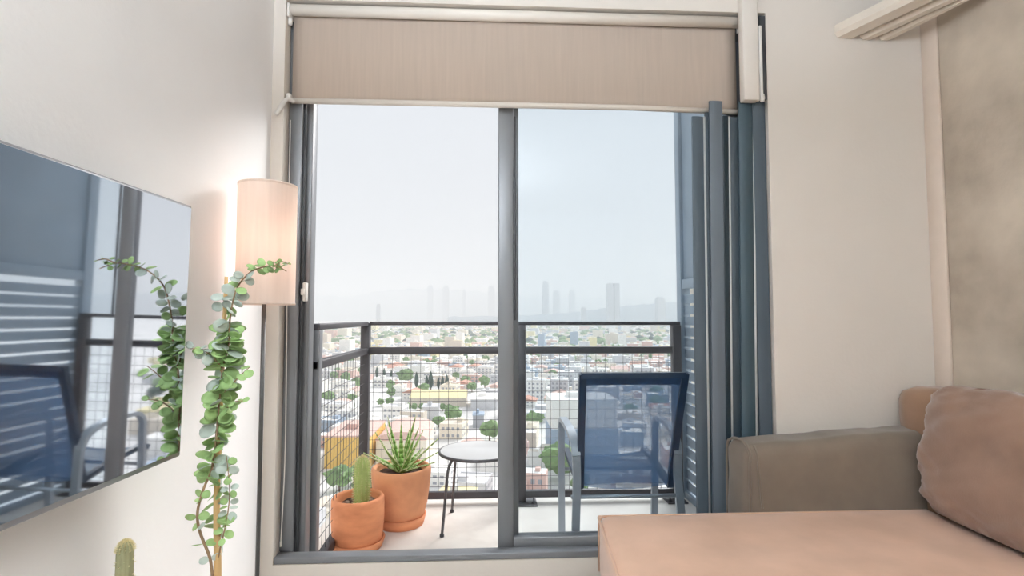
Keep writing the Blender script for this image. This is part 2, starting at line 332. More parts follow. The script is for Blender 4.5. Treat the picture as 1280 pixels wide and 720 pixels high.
# ------------------------------------------------------------------ eucalyptus in a pot
EY = 1.395
base = at(271, 700, EY)
eu = empty('potted_eucalyptus', (base.x, EY, 0), 'tall potted eucalyptus tied to a wooden stake beside the television', 'plant')
def loc(px, py, Y=1.5): return at(px, py, Y - 1.5 + EY) - Vector((base.x, EY, 0))
def pot_profile(rb, rt, h, lip=.012, lh=.05, th=.012):
    return [(0, 0), (rb * .95, 0), (rb, .006), (rb + (rt - rb) * .85, h - lh), (rt + lip * .3, h - lh * .9), (rt + lip, h - lh * .6), (rt + lip, h - .012), (rt + lip * .5, h), (rt - th * .4, h), (rt - th, h - .012), (rt - th * 1.4, h - .06), (0, h - .06)]
m = MB(); m.lathe(pot_profile(.055, .062, .2, .004, .03, .008), -.0, 0, 40); m.build('pot', 'pot_white', eu)
m = MB(); m.lathe([(0, .15), (.05, .148), (.053, .146)], 0, 0, 32); m.lathe([(0, .14), (.05, .14), (.053, .146)], 0, 0, 32); m.build('soil', 'soil', eu)
m = MB(); st = [Vector((.002, .005, .13)), loc(272, 720, 1.505), loc(271, 620, 1.505), loc(276, 500, 1.505), loc(283, 346, 1.505)]; st = smooth_path(st, 5)
m.tube(st, [.0105 - .006 * i / (len(st) - 1) for i in range(len(st))], 9); m.build('stake', 'stake', eu)
stems = {
 'main': [(266, 735, 1.495), (263, 700, 1.49), (250, 665, 1.48), (247, 640, 1.48), (255, 610, 1.485), (265, 585, 1.49), (271, 540, 1.49), (274, 500, 1.49), (279, 460, 1.488), (286, 430, 1.485), (287, 405, 1.48), (291, 378, 1.475), (298, 357, 1.47), (312, 341, 1.46), (328, 334, 1.45), (344, 332, 1.44), (358, 339, 1.43)],
 'left': [(278, 460, 1.49), (266, 447, 1.47), (253, 437, 1.455), (238, 436, 1.44)],
 'right': [(280, 490, 1.49), (292, 478, 1.485), (303, 467, 1.48), (312, 459, 1.475)],
 'rightlow': [(279, 515, 1.49), (292, 503, 1.48), (304, 501, 1.47)],
 'twig': [(272, 700, 1.5), (279, 670, 1.495), (285, 640, 1.49), (287, 610, 1.488), (283, 570, 1.49)],
 'tip': [(344, 332, 1.44), (352, 327, 1.43), (360, 330, 1.42)],
}
m = MB(); paths = {}
for k, pts in stems.items():
    p = smooth_path([loc(*q) for q in pts], 8); paths[k] = p
    r0 = .0032 if k == 'main' else .0016
    m.tube(p, [r0 * (1 - .75 * i / len(p)) + .0005 for i in range(len(p))], 7)
m.tube([(.0, .0, .13), paths['main'][0]], .0035, 7); m.tube([(.004, -.002, .13), paths['twig'][0]], .002, 7)
m.build('stem', 'stem', eu)
fol = MB()
def leaf(c, direction, normal, size, mi, cup=.18):
    """round eucalyptus leaf: a cupped disc on a short stalk"""
    u = direction.normalized(); n_ = (normal - u * normal.dot(u)).normalized(); w = n_.cross(u); vs = [c]; K = 12
    rings = [.55, 1.0]
    cen = c + u * size
    vs = [cen]; fs = []
    for ri, rr in enumerate(rings):
        for k in range(K):
            a = 2 * math.pi * k / K; q = rr * size * (1 + .06 * math.cos(2 * a)); x, y = math.cos(a) * q, math.sin(a) * q * .93
            vs.append(cen + u * x + w * y + n_ * (cup * size * (rr * rr) * (.4 + .6 * math.sin(a) ** 2)))
    for k in range(K): fs.append((0, 1 + k, 1 + (k + 1) % K))
    for k in range(K): fs.append((1 + k, 1 + K + k, 1 + K + (k + 1) % K, 1 + (k + 1) % K))
    fol.add(vs, fs, mi, True)
    fol.tube([c, c + u * size * .15], .0008, 4, 0)
def rv(): return Vector((rnd.uniform(-1, 1), rnd.uniform(-1, 1), rnd.uniform(-1, 1)))
def leaves(path, n, s0, s1, i0=0., i1=1., grey=.3, spread=1.):
    for k in range(n):
        t = i0 + (i1 - i0) * (k + .5 * rnd.random()) / n; j = min(int(t * (len(path) - 1)), len(path) - 2)
        f = t * (len(path) - 1) - j
        c = path[j].lerp(path[j + 1], f); tan = (path[j + 1] - path[j]).normalized()
        a = rnd.uniform(0, math.pi * 2) if k % 2 else a_prev if False else rnd.uniform(0, math.pi * 2)
        s_ = (s0 + (s1 - s0) * (k / max(1, n - 1))) * rnd.uniform(.8, 1.2)
        for sgn in (1, -1):
            side = Vector((math.cos(a), .6 * math.sin(a), .35 * math.sin(a * 2 + 1))) * sgn
            side = (side - tan * side.dot(tan) * .6).normalized()
            nrm = Vector((rnd.uniform(-.4, .4), rnd.uniform(-1, -.1), rnd.uniform(-.2, 1))) if rnd.random() < .75 else rv()
            leaf(c + side * .003 * spread, side + Vector((0, 0, rnd.uniform(-.5, .3))), nrm, s_ * .56, 1 if rnd.random() < grey else 0)
leaves(paths['main'], 6, .018, .02, .06, .27, .25); leaves(paths['main'], 30, .032, .036, .28, .56, .3); leaves(paths['main'], 14, .034, .03, .52, .62, .15)
leaves(paths['main'], 9, .028, .024, .62, .8, .8); leaves(paths['main'], 7, .022, .012, .82, .98, .15); leaves(paths['left'], 7, .024, .018, .1, 1, .35)
leaves(paths['right'], 4, .026, .022, .1, 1, .05); leaves(paths['rightlow'], 4, .022, .018, .2, 1, .05); leaves(paths['twig'], 13, .018, .02, .15, 1, .45); leaves(paths['tip'], 4, .012, .008, .1, 1, .1)
st_ = [p for p in st]
leaves(st[8:], 18, .03, .026, .0, .95, .4)
for o_ in (leaves,): pass
fo_ = fol.build('foliage', ['leaf', 'leaf_grey'], eu); sm_ = fo_.modifiers.new('thick', 'SOLIDIFY'); sm_.thickness = .0006

# ------------------------------------------------------------------ cacti
def cactus_body(h, r, name, mtl, parent, z0, lean=(0, 0), x0=0, y0=0, ribs=14):
    m = MB(); nz = 26; nt = ribs * 4
    def F(u, v):
        zc = 1 - 1.25 * r / h; zz = zc * v / .6 if v < .6 else zc + (1 - zc) * math.sin((v - .6) / .4 * math.pi / 2); rr = r * (1 if v < .6 else math.cos((v - .6) / .4 * math.pi / 2)) * (.93 + .07 * math.sin(min(zz, zc) / zc * math.pi)); a = u * 2 * math.pi
        rr *= 1 + .045 * math.cos(ribs * a)
        return (x0 + rr * math.cos(a) + lean[0] * zz, y0 + rr * math.sin(a) + lean[1] * zz, z0 + h * zz)
    m.grid(F, nt, nz); o = m.build(name, mtl, parent)
    s = MB()
    for k in range(ribs):
        for j in range(1, nz + 1):
            p = Vector(F(k / ribs, min(.995, (j - .3 * (k % 2)) / nz))); ax = Vector((x0 + lean[0] * j / nz, y0 + lean[1] * j / nz, p.z - r * .3)); o_ = (p - ax).normalized()
            for q in range(3):
                dd = (o_ + rv() * .6).normalized(); e = rv().cross(dd).normalized() * .0011; s.add([p + e, p - e, p + dd * r * .34], [(0, 1, 2)])
    s.build('spines', 'spine', o); return o
def saucer(m, r, h): m.lathe([(0, 0), (r * .9, 0), (r, h), (r - .01, h), (r * .87, .012), (0, .012)], 0, 0, 48)
# indoor cactus, its tip just in frame
p_ = at(157, 676, 1.12)
ci = empty('potted_cactus', (p_.x, 1.12, 0), 'slim dusty green cactus rising under the television by the left wall', 'cactus')
m = MB(); m.lathe(pot_profile(.045, .058, .24, .006, .04, .008), 0, 0, 40); m.build('pot', 'terracotta', ci)
m = MB(); m.lathe([(0, .19), (.048, .188), (.05, .186)], 0, 0, 32); m.lathe([(0, .18), (.048, .18), (.05, .186)], 0, 0, 32); m.build('soil', 'soil', ci)
cactus_body(p_.z - .185, .0155, 'cactus_stem', 'cactus_dry', ci, .185, ribs=12)
# balcony small pot
P1 = (-.612, 2.635)
c1 = empty('potted_cactus', (P1[0], P1[1], 0), 'stubby pale green cactus in the smaller terracotta pot on the balcony', 'cactus')
m = MB(); m.lathe([(0, .01)] + [(r_, z_ + .012) for r_, z_ in [(.105, 0), (.112, .01), (.12, .12), (.119, .2), (.113, .211), (.103, .211), (.097, .2), (.094, .15), (0, .15)]], 0, 0, 56); m.build('pot', 'terracotta_deep', c1)
m = MB(); saucer(m, .125, .035); m.build('saucer', 'terracotta_deep', c1)
m = MB(); m.grid(lambda u, v: (.096 * v * math.cos(u * 6.2832), .096 * v * math.sin(u * 6.2832), .186 + .004 * math.sin(u * 40) * v), 48, 6); m.build('soil', 'soil', c1)
m = MB()
for k in range(46):
    a = rnd.uniform(0, 6.283); rr = rnd.uniform(.045, .088); s_ = rnd.uniform(.006, .013); bm = bmesh.new(); bmesh.ops.create_icosphere(bm, subdivisions=1, radius=s_)
    m.bm(bm, mtx=Matrix.Translation((rr * math.cos(a), rr * math.sin(a), .19)) @ Matrix.Diagonal((1, rnd.uniform(.7, 1.2), .6, 1)))
m.build('pebbles', 'pebble', c1)
cactus_body(.215, .036, 'cactus_stem', 'cactus', c1, .18, (.004, 0), .012, .01); c1.scale = (1.04, 1.04, 1.06)
# balcony big pot with agave
P2 = (-.448, 2.905)
c2 = empty('potted_agave', (P2[0], P2[1], 0), 'spiky cream edged agave in the larger terracotta pot on the balcony', 'plant')
H2 = .285
m = MB(); m.lathe([(0, .012)] + [(r_, z_ + .014) for r_, z_ in [(.108, 0), (.115, .006), (.14, .1), (.152, .19), (.156, H2 - .05), (.158, H2 - .03), (.157, H2 - .008), (.15, H2), (.138, H2), (.132, H2 - .012), (.13, H2 - .06), (0, H2 - .06)]], 0, 0, 60); m.build('pot', 'terracotta', c2)
m = MB(); m.lathe([(0, 0), (.120, 0), (.134, .05), (.124, .05), (.108, .012), (0, .012)], 0, 0, 48); m.build('saucer', 'terracotta_deep', c2)
m = MB(); m.grid(lambda u, v: (.131 * v * math.cos(u * 6.2832), .131 * v * math.sin(u * 6.2832), H2 - .022 + .006 * (1 - v) + .004 * math.sin(u * 50) * v), 48, 6); m.build('soil', 'soil', c2)
ag = MB()
def blade(a, el, L_, w, curl):
    d_ = Vector((math.cos(a), math.sin(a), 0)); sd = Vector((-math.sin(a), math.cos(a), 0)); c = Vector((0, 0, H2 - .02)) + d_ * .012; N = 10; e = el; pts = []
    for i in range(N + 1):
        t = i / N; ww = w * (.75 + 1.0 * t) * (1 - t) ** .75 if t < 1 else 0; ww = w * min(1, .7 + t) * (1 - t ** 1.6)
        nn = d_ * -math.sin(e) + Vector((0, 0, 1)) * math.cos(e)
        pts.append([c + sd * ww * s + nn * abs(s) * ww * .45 for s in (-1, -.72, 0, .72, 1)])
        c = c + (d_ * math.cos(e) + Vector((0, 0, math.sin(e)))) * L_ / N; e += curl / N
    vs = [q for r_ in pts for q in r_]
    for i in range(N):
        for k in range(4): ag.add([pts[i][k], pts[i][k + 1], pts[i + 1][k + 1], pts[i + 1][k]], [(0, 1, 2, 3)], 1 if k in (0, 3) else 0, True)
for k in range(19):
    ring = k // 7; a = k * 2.39996 + .2; blade(a, R([24, 48, 72][ring] + rnd.uniform(-6, 8)), [.205, .24, .28][ring] * rnd.uniform(.92, 1.12), .020, R(rnd.uniform(-6, 14)))
ao = ag.build('agave_leaves', ['agave', 'agave_edge'], c2); sm_ = ao.modifiers.new('thick', 'SOLIDIFY'); sm_.thickness = .003

# ------------------------------------------------------------------ balcony
m = MB(); m.box(-.86, 1.5, YW + T, 3.3, -.22, 0); struct('balcony_floor', m, 'deck', 'pale balcony floor')
m = MB(); m.box(-4, XL - T, YW, YW + .2, -6, 8); m.box(XR + T, 4, YW, YW + .2, -6, 8); m.box(XL - T, XR + T, YW, YW + T, ZC + .2, 8); m.box(XL - T, XR + T, YW, YW + T, -6, -.2); struct('wall_outside', m, 'wall_beige', 'outer face of the building')
RX, RY, ZT, ZM, ZBt = -.715, 3.2, 1.062, .898, .045
rl = empty('balcony_railing', (-.715, 3.2, 0), 'dark grey steel balcony railing with square wire mesh', 'railing')
h = .022
m = MB(); m.rbox(RX - .022, RX + .028, RY - .03, RY + .025, 0.0, ZT, .003); kid(rl, m, 'corner_post', 'rail')
m = MB(); m.rbox(RX + .028, 1.19, RY - .022, RY + .022, ZT - .014, ZT + .008, .003); kid(rl, m, 'top_rail', 'rail')
m = MB(); m.rbox(RX - .02, RX + .024, YW + T, RY - .03, ZT - .018, ZT + .008, .003); kid(rl, m, 'top_rail', 'rail')
m = MB(); m.rbox(RX + .028, 1.145, RY - .018, RY + .018, ZM - .02, ZM + .02, .003); kid(rl, m, 'middle_rail', 'rail')
m = MB(); m.rbox(RX - .018, RX + .02, YW + T, RY - .03, ZM - .02, ZM + .016, .003); kid(rl, m, 'middle_rail', 'rail')
m = MB(); m.rbox(RX + .028, 1.145, RY - .018, RY + .018, ZBt - .018, ZBt + .022, .003); kid(rl, m, 'bottom_rail', 'rail')
m = MB(); m.rbox(RX - .018, RX + .02, YW + T, RY - .03, ZBt - .018, ZBt + .022, .003); kid(rl, m, 'bottom_rail', 'rail')
for x in (.215, 1.165):
    m = MB(); m.rbox(x - .026, x + .026, RY - .03, RY + .02, .0, ZT - .014, .003); po_ = kid(rl, m, 'post', 'rail')
    b = MB(); sg = 1 if x < 1 else -1; b.rbox(x - (.06 if sg > 0 else .09), x + (.09 if sg > 0 else .03), RY - .09, RY + .04, 0, .008, .002); b.lathe([(0, .008), (.011, .008), (.011, .02), (.005, .022), (.005, .045), (0, .046)], x + .07 * sg, RY - .06, 8); b.build('foot_plate', 'rail', po_).matrix_parent_inverse = po_.matrix_world.inverted()
m = MB(); m.rbox(RX - .022, RX + .024, YW + T, YW + T + .045, 0, ZT - .018, .003); kid(rl, m, 'wall_post', 'alu')
wr = .0014
m = MB()
x = RX + .05
while x < 1.14: m.tube([(x, RY, ZBt), (x, RY, ZM)], wr, 5); x += .0557
z = ZBt + .05
while z < ZM - .01: m.tube([(RX + .02, RY - .003, z), (1.145, RY - .003, z)], wr, 5); z += .0557
kid(rl, m, 'wire_mesh', 'wire')
m = MB()
y = YW + T + .05
while y < RY - .02: m.tube([(RX, y, ZBt), (RX, y, ZM)], wr, 5); y += .0557
z = ZBt + .05
while z < ZM - .01: m.tube([(RX + .003, YW + T, z), (RX + .003, RY - .02, z)], wr, 5); z += .0557
kid(rl, m, 'wire_mesh', 'wire')

# louvred privacy screen at the right end of the balcony
lv = empty('louver_screen', (1.22, 2.75, 0), 'tall blue grey louvred screen closing the right end of the balcony', 'screen')
SX = 1.215
m = MB()
m.rbox(SX - .005, SX + .055, 3.22, 3.29, 0, 3.0, .003); m.rbox(SX, SX + .05, YW + T, YW + T + .05, 0, 3.0, .003); m.rbox(SX, SX + .05, YW + T + .05, 3.22, 0, .04, .003); m.rbox(SX, SX + .05, YW + T + .05, 3.22, 1.27, 1.33, .003)
kid(lv, m, 'frame', 'louver')
m = MB(); z = .05; a = R(18)
while z < 1.24:
    m.tube([(SX + .022, YW + T + .05, z + .026), (SX + .022, 3.22, z + .026)], .01, 4, 0, (.004, .0262), (1, 0, 0)); z += .0665
kid(lv, m, 'slats', 'louver')
m = MB(); m.rbox(SX + .015, SX + .03, YW + T + .05, 3.22, 1.33, 3.0, .002); kid(lv, m, 'upper_panel', 'louver')

# ------------------------------------------------------------------ side table
tb = empty('side_table', (-.035, 2.87, 0), 'low round side table with thin grey legs on the balcony', 'table')
TH = .392
m = MB(); m.lathe([(0, TH - .012), (.2, TH - .012), (.206, TH - .006), (.2, TH - .001), (0, TH)], 0, 0, 64); tp = m.build('table_top', 'table_top', tb)
m = MB(); m.tube(arc((0, 0, TH - .009), .207, 0, 360, 64, (1, 0, 0), (0, 1, 0)), .008, 8); m.build('rim', 'table_leg', tp)
for k in range(4):
    a = R(40 + 90 * k + 180); u = Vector((math.cos(a), math.sin(a), 0))
    m = MB(); m.tube(smooth_path([u * .11 + Vector((0, 0, TH - .018)), u * .165 + Vector((0, 0, TH - .022)), u * .195 + Vector((0, 0, TH - .06)), u * .208 + Vector((0, 0, TH - .13)), u * .222 + Vector((0, 0, .12)), u * .236 + Vector((0, 0, .0))], 6), .0072, 8)
    lg = m.build('leg', 'table_leg', tb); f_ = MB(); f_.lathe([(0, 0), (.011, 0), (.011, .012), (.008, .016)], u.x * .235, u.y * .235, 10); f_.build('foot_cap', 'alu_dark', lg)

# ------------------------------------------------------------------ sling chair
ch = empty('sling_chair', (.61, 2.5, 0), 'blue mesh sling armchair with grey arms standing on the balcony', 'chair')
def cc(x, y, z): return Vector((x - .61, y - 2.5, z))
def side(x, s):
    lx = x
    m = MB(); m.bar(smooth_path([cc(lx - .004 * s, 2.72, 0), cc(lx, 2.70, .3), cc(lx, 2.69, .50)], 4) + arc(cc(lx, 2.62, .525), .07, 0, 90, 6, (0, 1, 0), (0, 0, 1)), .016, .010, 0, (1, 0, 0)); m.build('front_leg', 'chair_frame', ch)
    m = MB(); m.bar(smooth_path([cc(lx, 2.62, .595), cc(lx, 2.50, .592), cc(lx + .004 * -s, 2.42, .578), cc(lx + .010 * -s, 2.36, .545), cc(lx + .014 * -s, 2.335, .49)], 5), .018, .010, 0, (1, 0, 0)); m.build('arm', 'chair_frame', ch)
    m = MB(); m.bar(smooth_path([cc(lx - .014 * s, 2.335, .49), cc(lx - .014 * s, 2.33, .35), cc(lx + .004 * s, 2.30, 0)], 5), .017, .010, 0, (1, 0, 0)); m.build('rear_leg', 'chair_frame', ch)
side(.385, -1); side(.865, 1)
bt, bb = (2.235, .858), (2.385, .35)
def bx(v): return bb[0] + (bt[0] - bb[0]) * v, bb[1] + (bt[1] - bb[1]) * v
for s, x0_, x1_ in ((-1, .425, .412), (1, .835, .853)):
    m = MB(); m.bar([cc(x0_, *bx(-.02)), cc(x0_ + (x1_ - x0_) * .5, bx(.5)[0] + .008, bx(.5)[1]), cc(x1_, *bx(1.0))], .015, .012, 0, (1, 0, 0)); m.build('back_post', 'chair_dark', ch)
    m = MB(); m.bar([cc(x0_, bb[0] - .0, bb[1] - .01), cc(x0_ - .008, 2.55, .385), cc(x0_ - .008, 2.74, .415), cc(x0_ - .008, 2.775, .395)], .013, .012, 0, (1, 0, 0)); m.build('seat_rail', 'chair_dark', ch)
m = MB(); m.bar([cc(.405, bt[0], bt[1] - .008), cc(.855, bt[0], bt[1] - .008)], .012, .012, 0, (0, 0, 1)); m.build('top_bar', 'chair_dark', ch)
m = MB(); m.tube([cc(.375, 2.33, .315), cc(.875, 2.33, .315)], .009, 8); m.build('cross_bar', 'chair_frame', ch)
m = MB(); m.tube([cc(.385, 2.70, .33), cc(.865, 2.70, .33)], .009, 8); m.build('cross_bar', 'chair_frame', ch)
m = MB()
def back(u, v):
    y, z = bx(v); return cc(.43 + (.40) * u + (.02 * (u - .5) * v), y + .014 * math.sin(math.pi * u) + .006 * math.sin(math.pi * v), z)
m.grid(back, 12, 12); bk = m.build('back_sling', 'sling', ch)
m = MB(); m.grid(lambda u, v: back(u, .90 + .09 * v) - Vector((0, .004, 0)), 12, 2); m.build('hem', 'sling_hem', bk)
m = MB()
def seat(u, v):
    y = 2.385 + v * .385; return cc(.43 + .39 * u, y, .345 + .07 * min(1, v * 1.05) - .018 * math.sin(math.pi * u) - (.03 * max(0, v - .9) / .1))
m.grid(seat, 10, 12); m.build('seat_sling', 'sling', ch)

# ------------------------------------------------------------------ sofa
so = empty('sofa', (1.0, 1.1, 0), 'large brown suede sofa with deep seat under the window wall', 'sofa')
def soft_box(name, mtl, corners, z0, z1, r, bulge, parent, wr=0., seed=1, cuts=26, top=None):
    """upholstered block on a four sided plan: corners in order (x0y0, x1y0, x1y1, x0y1)"""
    bm = bmesh.new(); bmesh.ops.create_cube(bm, size=2)
    bmesh.ops.subdivide_edges(bm, edges=bm.edges[:], cuts=cuts, use_grid_fill=True)
    C = [Vector((c[0], c[1], 0)) for c in corners]; sx = ((C[1] - C[0]).length + (C[2] - C[3]).length) / 2; sy = ((C[3] - C[0]).length + (C[2] - C[1]).length) / 2; sz = z1 - z0
    hx, hy, hz = sx / 2, sy / 2, sz / 2
    from mathutils import noise
    for v in bm.verts:
        p = Vector((v.co.x * hx, v.co.y * hy, v.co.z * hz))
        # warp grid towards the edges for a tidy rounded rim
        k = Vector([max(-h_ + r, min(h_ - r, c)) for c, h_ in zip(p, (hx, hy, hz))]); dlt = p - k
        if dlt.length > 1e-9: p = k + dlt.normalized() * min(r, max(abs(dlt.x), abs(dlt.y), abs(dlt.z)))
        fx, fy, fz = p.x / hx, p.y / hy, p.z / hz
        b = Vector((fx * (1 - fy * fy) * (1 - fz * fz) * bulge[0], fy * (1 - fx * fx) * (1 - fz * fz) * bulge[1], fz * (1 - fx ** 4) * (1 - fy ** 4) * bulge[2]))
        if wr:
            nn = noise.noise(Vector((p.x * 7 + seed, p.y * 5, p.z * 9))) + .5 * noise.noise(Vector((p.x * 17, p.y * 13 + seed, p.z * 19)))
            b += dlt.normalized() * nn * wr if dlt.length > 1e-9 else Vector((0, 0, 0)); b += Vector((fx * nn, 0, fz * nn)) * wr * .6
        p += b; u, w = (p.x / sx + .5), (p.y / sy + .5)
        q = C[0] * (1 - u) * (1 - w) + C[1] * u * (1 - w) + C[2] * u * w + C[3] * (1 - u) * w
        zz = (z0 + z1) / 2 + p.z
        if top: zz += top(u, w) * max(0, (p.z / sz + .5))
        v.co = Vector((q.x, q.y, zz))
    m = MB(); m.bm(bm); return kid(parent, m, name, mtl)
# seat
seat_c = [(.255, .30), (1.59, .30), (1.59, 1.865), (.395, 1.865)]
soft_box('seat_cushion', 'sofa', seat_c, .20, .418, .038, (.01, .006, .004), so, .003, 3, 34)
m = MB()
def piping(pts, r=.0045): m.tube(pts, r, 8)
piping(smooth_path([(.258, .33, .402), (.318, 1.0, .404), (.386, 1.78, .404), (.396, 1.835, .404), (.408, 1.857, .404), (.44, 1.863, .404), (.9, 1.866, .403), (1.59, 1.866, .402)], 8))
piping([(.396, 1.862, .22), (.396, 1.862, .38), (.402, 1.857, .400)], .0035)
m2 = kid(so, m, 'seat_piping', 'sofa')
soft_box('base', 'sofa', [(.275, .32), (1.59, .32), (1.59, 1.85), (.41, 1.85)], .06, .205, .02, (0, 0, 0), so, 0, 1, 10)
# arm along the window wall
soft_box('arm', 'sofa_arm_shaded', [(.945, 1.872), (1.70, 1.872), (1.70, 2.043), (.93, 2.043)], .06, .633, .045, (.012, .004, .003), so, .003, 5, 28, top=lambda u, w: .05 * u)
m = MB(); piping(smooth_path([(.944, 1.876, .3), (.944, 1.872, .55), (.950, 1.878, .60), (.953, 1.91, .632), (.952, 1.96, .641), (.947, 2.02, .630), (.94, 2.04, .58), (.938, 2.042, .3)], 8), .005); kid(so, m, 'arm_piping', 'sofa_arm_shaded')
m = MB(); piping(smooth_path([(.985, 1.868, .42), (.975, 1.868, .54), (.972, 1.871, .60), (.975, 1.90, .632)], 8), .004); kid(so, m, 'arm_seam', 'sofa_arm_shaded')
soft_box('arm', 'sofa_arm_shaded', [(.25, .10), (1.585, .10), (1.585, .295), (.25, .295)], .06, .655, .05, (.012, .004, .012), so, .004, 9, 16)
soft_box('back_frame', 'sofa_back', [(1.60, .10), (1.80, .10), (1.80, 2.03), (1.60, 2.03)], .06, .835, .06, (.01, .0, .012), so, .004, 4, 26)
m = MB()
for x, y in ((.36, .4), (.46, 1.78), (1.7, .2), (1.7, 1.95)): m.lathe([(.018, 0), (.026, .062)], x, y, 16, caps=True)
for x, y in ((.36, .4), (.46, 1.78), (1.7, .2), (1.7, 1.95)):
    f_ = MB(); f_.lathe([(0, 0), (.018, 0), (.026, .062), (0, .062)], x, y, 16); kid(so, f_, 'foot', 'wood_dark')
# loose back cushions, each a thing that rests on the seat
def cushion(yc, L_, seed, label):
    from mathutils import noise
    o = empty('back_cushion', (1.44, yc, .42), label, 'cushion', 'loose back cushions on the sofa')
    bm = bmesh.new(); bmesh.ops.create_cube(bm, size=2); bmesh.ops.subdivide_edges(bm, edges=bm.edges[:], cuts=44, use_grid_fill=True)
    hy, hz, hx = L_ / 2, .222, .088
    for v in bm.verts:
        a, b_, c = v.co.y, v.co.z, v.co.x
        e = max(abs(a), abs(b_))
        prof = (max(0, 1 - abs(a) ** 3.2) * max(0, 1 - abs(b_) ** 3.2)) ** .5
        y = a * hy * (1 - .06 * (1 - abs(c)) * 0 - .05 * b_ * b_ * abs(a)); zz = b_ * hz * (1 - .05 * a * a)
        # soft corners
        if abs(a) > .8 and abs(b_) > .8: y *= 1 - .10 * (abs(a) - .8) * (abs(b_) - .8) / .04; zz *= 1 - .10 * (abs(a) - .8) * (abs(b_) - .8) / .04
        x = c * (hx * (.16 + .84 * prof))
        P_ = Vector((c * .6 + seed, a * hy * 9, b_ * hz * 9))
        n1 = noise.noise(P_ * .8); n2 = noise.noise(Vector((P_.x, P_.y * .7 + P_.z * 1.6, P_.z * .5)) * 1.9); n3 = abs(noise.noise(Vector((P_.x * 2, P_.y * .5 - P_.z * 1.4, P_.z + P_.y * .4)) * 1.7))
        edge = max(0, (e - .45) / .55)
        x += c * (n1 * .010 + n2 * .010 * (.4 + edge) - .012 * edge * max(0, .22 - n3) / .22)
        y += a * n2 * .004; zz += n1 * .006 * abs(b_)
        lean = .16; xx = x * math.cos(lean) + (zz + hz) * math.sin(lean); z2 = -x * math.sin(lean) + (zz + hz) * math.cos(lean)
        v.co = Vector((xx, y, z2 + .012))
    m = MB(); m.bm(bm); c_ = m.build('cover', 'cushion', o)
    m = MB(); pts = []
    for k in range(81):
        t = k / 80 * 2 * math.pi; ca, sa = math.cos(t), math.sin(t); q = (abs(ca) ** 7 + abs(sa) ** 7) ** (-1 / 7); a, b_ = ca * q, sa * q
        y = a * hy * .985 * (1 - .05 * b_ * b_); zz = b_ * hz * .985 * (1 - .05 * a * a)
        pts.append(Vector(((zz + hz) * math.sin(.16), y, (zz + hz) * math.cos(.16) + .012)))
    m.tube(pts, .0045, 6); m.build('piping', 'cushion', o)
    o.location.x = 1.53
    return o
cushion(1.49, .66, 2.3, 'puffy mauve brown back cushion leaning in the sofa corner by the concrete wall')

# ------------------------------------------------------------------ added uplighter, unseen behind the viewer: fills the room off the ceiling
ul = empty('added_uplighter', (-.42, -.6, 0), 'added uplighter behind the viewer, unseen, brightening the room', 'lamp')
m = MB(); m.lathe([(0, 0), (.14, 0), (.14, .015), (.02, .03), (0, .03)], 0, 0, 40); m.build('base', 'lamp_metal', ul)  # base and pole here belong to the added uplighter
m = MB(); m.tube([(0, 0, .02), (0, 0, 1.74)], .011, 12); m.build('pole', 'lamp_metal', ul)
m = MB(); m.lathe([(0, 1.72), (.05, 1.725), (.15, 1.79), (.2, 1.86), (.195, 1.86), (.145, 1.80), (.05, 1.74), (0, 1.735)], 0, 0, 48); m.build('added_uplighter_bowl', 'white_plastic', ul)
def area(name, loc, rot, sx, sy, e, col):
    l = bpy.data.lights.new(name, 'AREA'); l.shape = 'DISK'; l.size = sx; l.size_y = sy; l.energy = e; l.color = col
    o = bpy.data.objects.new(name, l); COL.objects.link(o); o.location = loc; o.rotation_euler = rot; return o
area('added_fill_light', (-.42, -.6, 1.85), (math.pi, 0, 0), .3, .3, 190, (.80, .90, 1))

# ------------------------------------------------------------------ the city below
exec_city = True
GZ = -49.0
pal = {'white': (246, 244, 240), 'cream': (238, 230, 214), 'grey': (212, 213, 216), 'pink': (226, 194, 184), 'blue': (168, 184, 202), 'tan': (222, 212, 198), 'dark': (168, 171, 178), 'yellow': (238, 200, 120), 'paleyellow': (236, 224, 178), 'red': (208, 158, 140)}  # city tones lightened in place of thicker haze
for k, c in pal.items(): M['city_' + k] = mat('city_' + k, c, .9, noise=.06, nscale=.3)
M['tree_green'] = mat('city_tree_green', (120, 144, 106), .9, noise=.25, nscale=.8, rgb2=(136, 164, 112))
M['tree_dark'] = mat('cypress_green', (62, 84, 72), .9, noise=.2, nscale=.8)
M['trunk'] = mat('tree_trunk', (110, 90, 74), .9)
M['ground'] = mat('pale_city_ground', (212, 211, 210), .95, noise=.16, nscale=.02, rgb2=(228, 227, 225), detail=8)
M['hill'] = mat('far_hill', (84, 106, 122), .95, noise=.15, nscale=.002)
m = MB(); m.box(-9000, 9000, 12, 14000, GZ - 3, GZ); struct('ground', m, 'ground', 'pale ground of the city far below')
